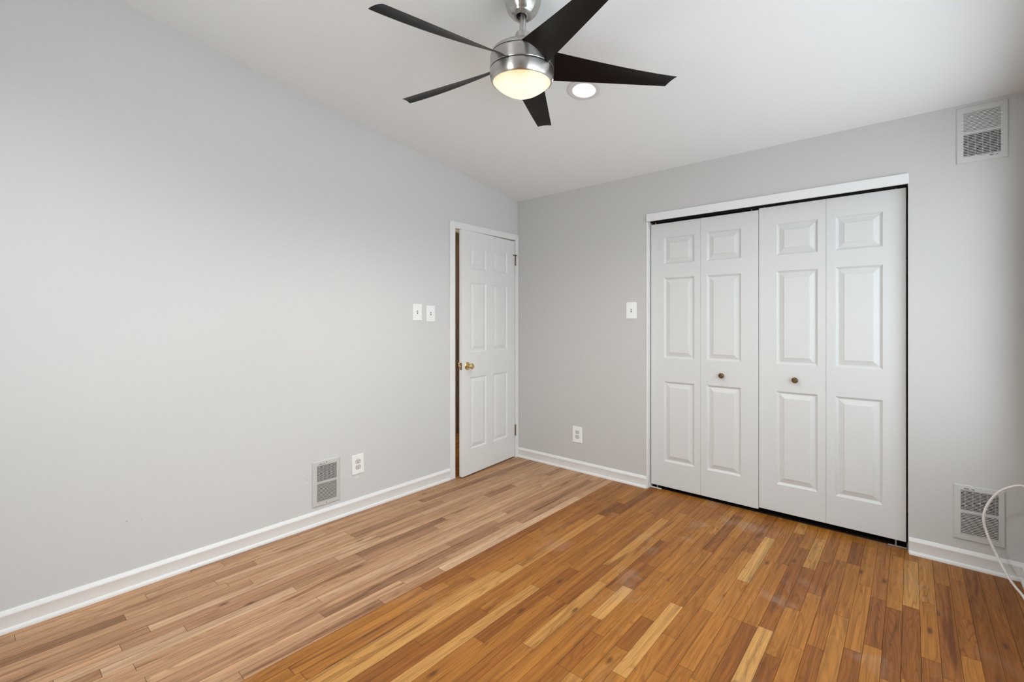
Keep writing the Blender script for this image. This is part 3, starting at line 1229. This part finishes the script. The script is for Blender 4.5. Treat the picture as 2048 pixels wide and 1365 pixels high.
# left wall vent (centre y=-1.9065, z=0.259)
v1 = make_vent(0.183, 0.284, -0.063, 0.069, -0.116, 0.1135, 0.006, True, (-0.048, 0.1225, 0.036), True)
v1.location = (0, -1.9065, 0.259)
v1.rotation_euler = (0, 0, RL)
tag(v1, 'grey metal air vent low on the long left wall', 'air vent')
v2 = make_vent(0.189, 0.291, -0.0675, 0.068, -0.114, 0.115, 0.0065, False, (0.028, -0.1235, 0.030), False)
v2.location = (3.1115, 0, 2.2555)
tag(v2, 'white air vent high on the wall, just under the ceiling', 'air vent')
v3 = make_vent(0.188, 0.287, -0.067, 0.071, -0.112, 0.117, 0.0065, True, (-0.055, 0.1255, 0.040), False)
v3.location = (3.1005, 0, 0.2865)
tag(v3, 'white air vent near the floor, partly crossed by the cable', 'air vent')

# ------------------------------------------------------------------ ceiling fan
FC = Vector((1.579, -1.855, 2.349))
n = Vector((0.056, -0.036, 1)).normalized()
ux = Vector((1, 0, -0.056)).normalized()
uy = n.cross(ux)
FM = Matrix((ux, uy, n)).transposed().to_4x4()
FM.translation = FC
fan = empty('ceiling_fan', FC, mat=FM)
tag(fan, 'brushed nickel ceiling fan with five black blades and a lit glass bowl', 'ceiling fan')
mb = MB()
mb.lathe([(0.1335, 0.0625), (0.1325, 0.067), (0.1255, 0.080), (0.109, 0.092), (0.084, 0.102), (0.058, 0.110), (0.036, 0.115), (0.031, 0.118), (0.031, 0.150), (0.029, 0.156), (0.0135, 0.158)], 72, capa=True)
mb.build('motor_cap', M['nickel'], fan, smooth=True, angle=40)
mb = MB()
mb.lathe([(0.1280, 0.0045), (0.1350, 0.0050), (0.1362, 0.0065), (0.1362, 0.0085), (0.1362, 0.049), (0.1362, 0.052), (0.1355, 0.057), (0.1340, 0.0590), (0.1275, 0.0590)], 72)
mb.build('motor_housing', M['nickel'], fan, smooth=True, angle=40)
mb = MB()
mb.lathe([(0.1305, -0.0005), (0.1305, 0.066)], 72)
mb.build('seam_band', M['dark'], fan, smooth=True)
mb = MB()
mb.lathe([(0.1280, 0.0010), (0.1350, 0.0008), (0.1362, -0.0010), (0.1362, -0.0030), (0.1362, -0.012), (0.1352, -0.024), (0.1325, -0.036), (0.1285, -0.0465), (0.1255, -0.0485), (0.1205, -0.0470)], 72)
mb.build('light_ring', M['nickel'], fan, smooth=True, angle=40)
mb = MB()
prof = []
for k in range(15):
    a = PI / 2 * k / 14
    rr = math.cos(a)
    prof.append((max(0.0003, 0.1225 * rr), -0.0470 - 0.0605 * (1 - rr ** 1.75) ** 0.92))
mb.lathe(prof, 72)
mb.build('glass_bowl', M['dome'], fan, smooth=True, angle=80)
mb = MB()
mb.lathe([(0.0135, 0.150), (0.0135, 0.262)], 32)
mb.build('downrod', M['nickel'], fan, smooth=True)
# canopy, its flat top on the sloping ceiling
can_pos = FC + n * ((ceil_z(FC.y) - FC.z) / (n.z + SL * n.y))
cm = FM.inverted() @ (Matrix.Translation(can_pos) @ CROT)
mb = MB()
mb.lathe([(0.074, 0.0), (0.0765, -0.006), (0.0765, -0.020), (0.0755, -0.034), (0.0700, -0.056), (0.0605, -0.076), (0.0500, -0.088),
          (0.0450, -0.0915), (0.0440, -0.0945), (0.0385, -0.0975), (0.0330, -0.0990), (0.0260, -0.0995), (0.0225, -0.0975), (0.0220, -0.080)], 64, cm)
cn = mb.build('canopy', M['nickel'], fan, smooth=True, angle=40)
mb = MB()
mb.lathe([(0.0215, -0.084), (0.012, -0.0840)], 32, cm)
mb.build('hanger_ball', M['dark'], fan, smooth=True)


# light of the fan's lamp, thrown down from the bottom of the bowl
bl = bpy.data.lights.new('fan_lamp_beam', 'SPOT')
bl.energy = P_BOWL
bl.color = (1.0, 0.96, 0.90)
bl.spot_size = math.radians(165)
bl.spot_blend = 0.8
bl.shadow_soft_size = 0.012
blo = bpy.data.objects.new('fan_lamp_beam', bl)
blo.matrix_world = FM @ Matrix.Translation((0, 0, -0.122))
COL.objects.link(blo)


def blade_mesh():
    mb = MB()
    NS = 40
    NC = 10
    r0, r1 = 0.118, 0.66
    vs = []
    rows = []
    for i in range(NS + 1):
        u = i / NS
        r = r0 + (r1 - r0) * u
        w = 0.066 + (0.0375 - 0.066) * min(1, u * 1.0) ** 1.0
        tw = 0.125 + 0.42 * (1 - u) ** 1.25
        zc_ = 0.030 * (1 - u) ** 1.3
        row = []
        for side in (1, -1):
            for j in range(NC + 1):
                s = -1 + 2 * j / NC
                if side == -1:
                    s = -s
                cam_ = 0.006 * (1 - s * s) * (1 - 0.3 * u)          # slight cross camber
                th = 0.0030 * (1 - abs(s) ** 6 * 0.55)
                c_ = s * w
                h_ = cam_ + side * th / 2
                skew = 0.010 * s * (u ** 8)
                # clockwise tangent (seen from above) = -y for a blade along +x
                x = r + skew
                y = -(c_ * math.cos(tw)) + h_ * math.sin(tw)
                z = c_ * math.sin(tw) + h_ * math.cos(tw) + zc_
                row.append((x, y, z))
        rows.append(row)
    n_ = len(rows[0])
    for row in rows:
        vs += row
    fs = []
    for i in range(NS):
        for j in range(n_):
            j2 = (j + 1) % n_
            fs.append((i * n_ + j, i * n_ + j2, (i + 1) * n_ + j2, (i + 1) * n_ + j))
    fs.append(tuple(range(n_)))
    fs.append(tuple(reversed(range(NS * n_, NS * n_ + n_))))
    mb.add(vs, fs)
    return mb


b0 = blade_mesh().build('fan_blade', M['black'], fan, smooth=True, angle=50)
b0.rotation_euler = (0, 0, -1.705)
for k in range(1, 5):
    bk = b0.copy()
    COL.objects.link(bk)
    bk.parent = fan
    bk.rotation_euler = (0, 0, -1.705 - k * 2 * PI / 5)

# ------------------------------------------------------------------ recessed ceiling lamp
can = empty('recessed_light', CAN, mat=CMAT)
tag(can, 'round lit recessed ceiling light behind a fan blade', 'ceiling light')
mb = MB()
mb.lathe([(0.0935, -0.0002), (0.0945, -0.0022), (0.0915, -0.0045), (0.083, -0.0058), (0.070, -0.0062), (0.0650, -0.0050), (0.0645, -0.001)], 64)
mb.build('trim_ring', M['trim_ring'], can, smooth=True, angle=60)
mb = MB()
mb.lathe([(0.0645, -0.003), (0.0640, 0.012), (0.0600, 0.030), (0.0590, 0.034), (0.0560, 0.060), (0.0540, 0.10), (0.0003, 0.10)], 64)
mb.build('baffle', simple('white_baffle', (0.34, 0.34, 0.34), rough=0.3), can, smooth=True, angle=50)
mb = MB()
pr = []
for k in range(10):
    a = PI / 2 * k / 9
    pr.append((max(0.0003, 0.043 * math.cos(a)), 0.034 - 0.016 * math.sin(a)))
mb.lathe([(0.030, 0.085)] + pr, 48)
mb.build('bulb', M['bulb'], can, smooth=True, angle=80)


def can_or_fill_beam(mat, power):
    l = bpy.data.lights.new('recessed_or_fill_beam', 'SPOT')
    l.energy = power
    l.color = (0.95, 0.985, 1.0)
    l.spot_size = math.radians(150)
    l.spot_blend = 0.9
    l.shadow_soft_size = 0.03
    o = bpy.data.objects.new('recessed_or_fill_beam', l)
    o.matrix_world = mat @ Matrix.Translation((0, 0, 0.004))
    COL.objects.link(o)


can_or_fill_beam(CMAT, P_CAN)
# fill spot added behind the viewer, no fixture there; lifts the lower walls
FILL_POS = Vector((1.459, -3.35, ceil_z(-3.35)))
can_or_fill_beam(Matrix.Translation(FILL_POS + Vector((0, 0, -0.02))) @ CROT, P_FILL)

# ------------------------------------------------------------------ cable in the right corner


def tube(name, pts, r, mat, parent=None):
    cu = bpy.data.curves.new(name, 'CURVE')
    cu.dimensions = '3D'
    cu.bevel_depth = r
    cu.bevel_resolution = 5
    sp = cu.splines.new('NURBS')
    sp.points.add(len(pts) - 1)
    for q, p in zip(sp.points, pts):
        q.co = (*p, 1)
    sp.use_endpoint_u = True
    sp.order_u = 4
    sp.resolution_u = 8
    tmp = bpy.data.objects.new(name + '_src', cu)
    COL.objects.link(tmp)
    dg = bpy.context.evaluated_depsgraph_get()
    me = bpy.data.meshes.new_from_object(tmp.evaluated_get(dg))
    bpy.data.objects.remove(tmp)
    me.materials.clear()
    me.materials.append(mat)
    for p in me.polygons:
        p.use_smooth = True
    o = bpy.data.objects.new(name, me)
    COL.objects.link(o)
    if parent:
        o.parent = parent
    return o


CABLE = [(3.2495, -0.40, 0.4705), (3.244, -0.385, 0.478), (3.243, -0.34, 0.495), (3.244, -0.27, 0.512), (3.240, -0.165, 0.5205), (3.195, -0.13, 0.487), (3.164, -0.11, 0.456), (3.139, -0.09, 0.407), (3.119, -0.08, 0.355), (3.111, -0.075, 0.307), (3.112, -0.075, 0.272), (3.126, -0.075, 0.212), (3.146, -0.08, 0.157), (3.166, -0.09, 0.108), (3.194, -0.14, 0.045), (3.217, -0.142, 0.012), (3.234, -0.196, 0.006), (3.235, -0.28, 0.006), (3.236, -0.5, 0.006), (3.23, -0.9, 0.006), (3.15, -1.6, 0.006)]
cb = tube('cable', CABLE, 0.0055, M['cable'])
pb = MB()
pb.box((3.238, -0.412, 0.4555), (3.2545, -0.388, 0.4855))
pb.build('plug', M['cable'], cb, bevel=0.003)
tag(cb, 'white cable looping in front of the low vent down to the floor', 'cable')
# outlet on the window wall that the cable comes from
o3 = copy_thing(o2, (XR, -0.40, 0.49), -PI / 2)
tag(o3, 'white double outlet on the window wall where the cable is plugged in', 'outlet')


# ------------------------------------------------------------------ windows
def window(idx, name_label, w, h, loc, rotz):
    root = empty('window_%d' % idx, loc, rotz)
    tag(root, name_label, 'window', kind='structure')
    mb = MB()
    f = 0.045
    y0, y1 = 0.03, 0.08
    mb.box((-w / 2, y0, 0), (-w / 2 + f, y1, h))
    mb.box((w / 2 - f, y0, 0), (w / 2, y1, h))
    mb.box((-w / 2 + f, y0, 0), (w / 2 - f, y1, f))
    mb.box((-w / 2 + f, y0, h - f), (w / 2 - f, y1, h))
    mb.box((-w / 2 + f, y0, h / 2 - 0.02), (w / 2 - f, y1, h / 2 + 0.02))
    mb.build('window_frame', M['white'], root, bevel=0.002)
    mb = MB()
    c = 0.055
    mb.box((-w / 2 - c, -0.011, -0.02), (-w / 2 + 0.004, 0, h + c))
    mb.box((w / 2 - 0.004, -0.011, -0.02), (w / 2 + c, 0, h + c))
    mb.box((-w / 2 + 0.004, -0.011, h - 0.004), (w / 2 - 0.004, 0, h + c))
    mb.box((-w / 2 - c, -0.012, -0.045), (w / 2 + c, 0, -0.02))
    mb.build('window_casing', M['white'], root, bevel=0.002)
    for a, b in ((f, h / 2 - 0.02), (h / 2 + 0.02, h - f)):
        mb = MB()
        mb.box((-w / 2 + f, 0.052, a), (w / 2 - f, 0.056, b))
        mb.build('pane', M['pane'], root)


window(1, 'wide window in the right wall lighting the room', W1[1] - W1[0], W1[3] - W1[2], (XR, (W1[0] + W1[1]) / 2, W1[2]), -PI / 2)
window(2, 'unseen window added behind the camera for front light', W2[1] - W2[0], W2[3] - W2[2], ((W2[0] + W2[1]) / 2, YF, W2[2]), PI)
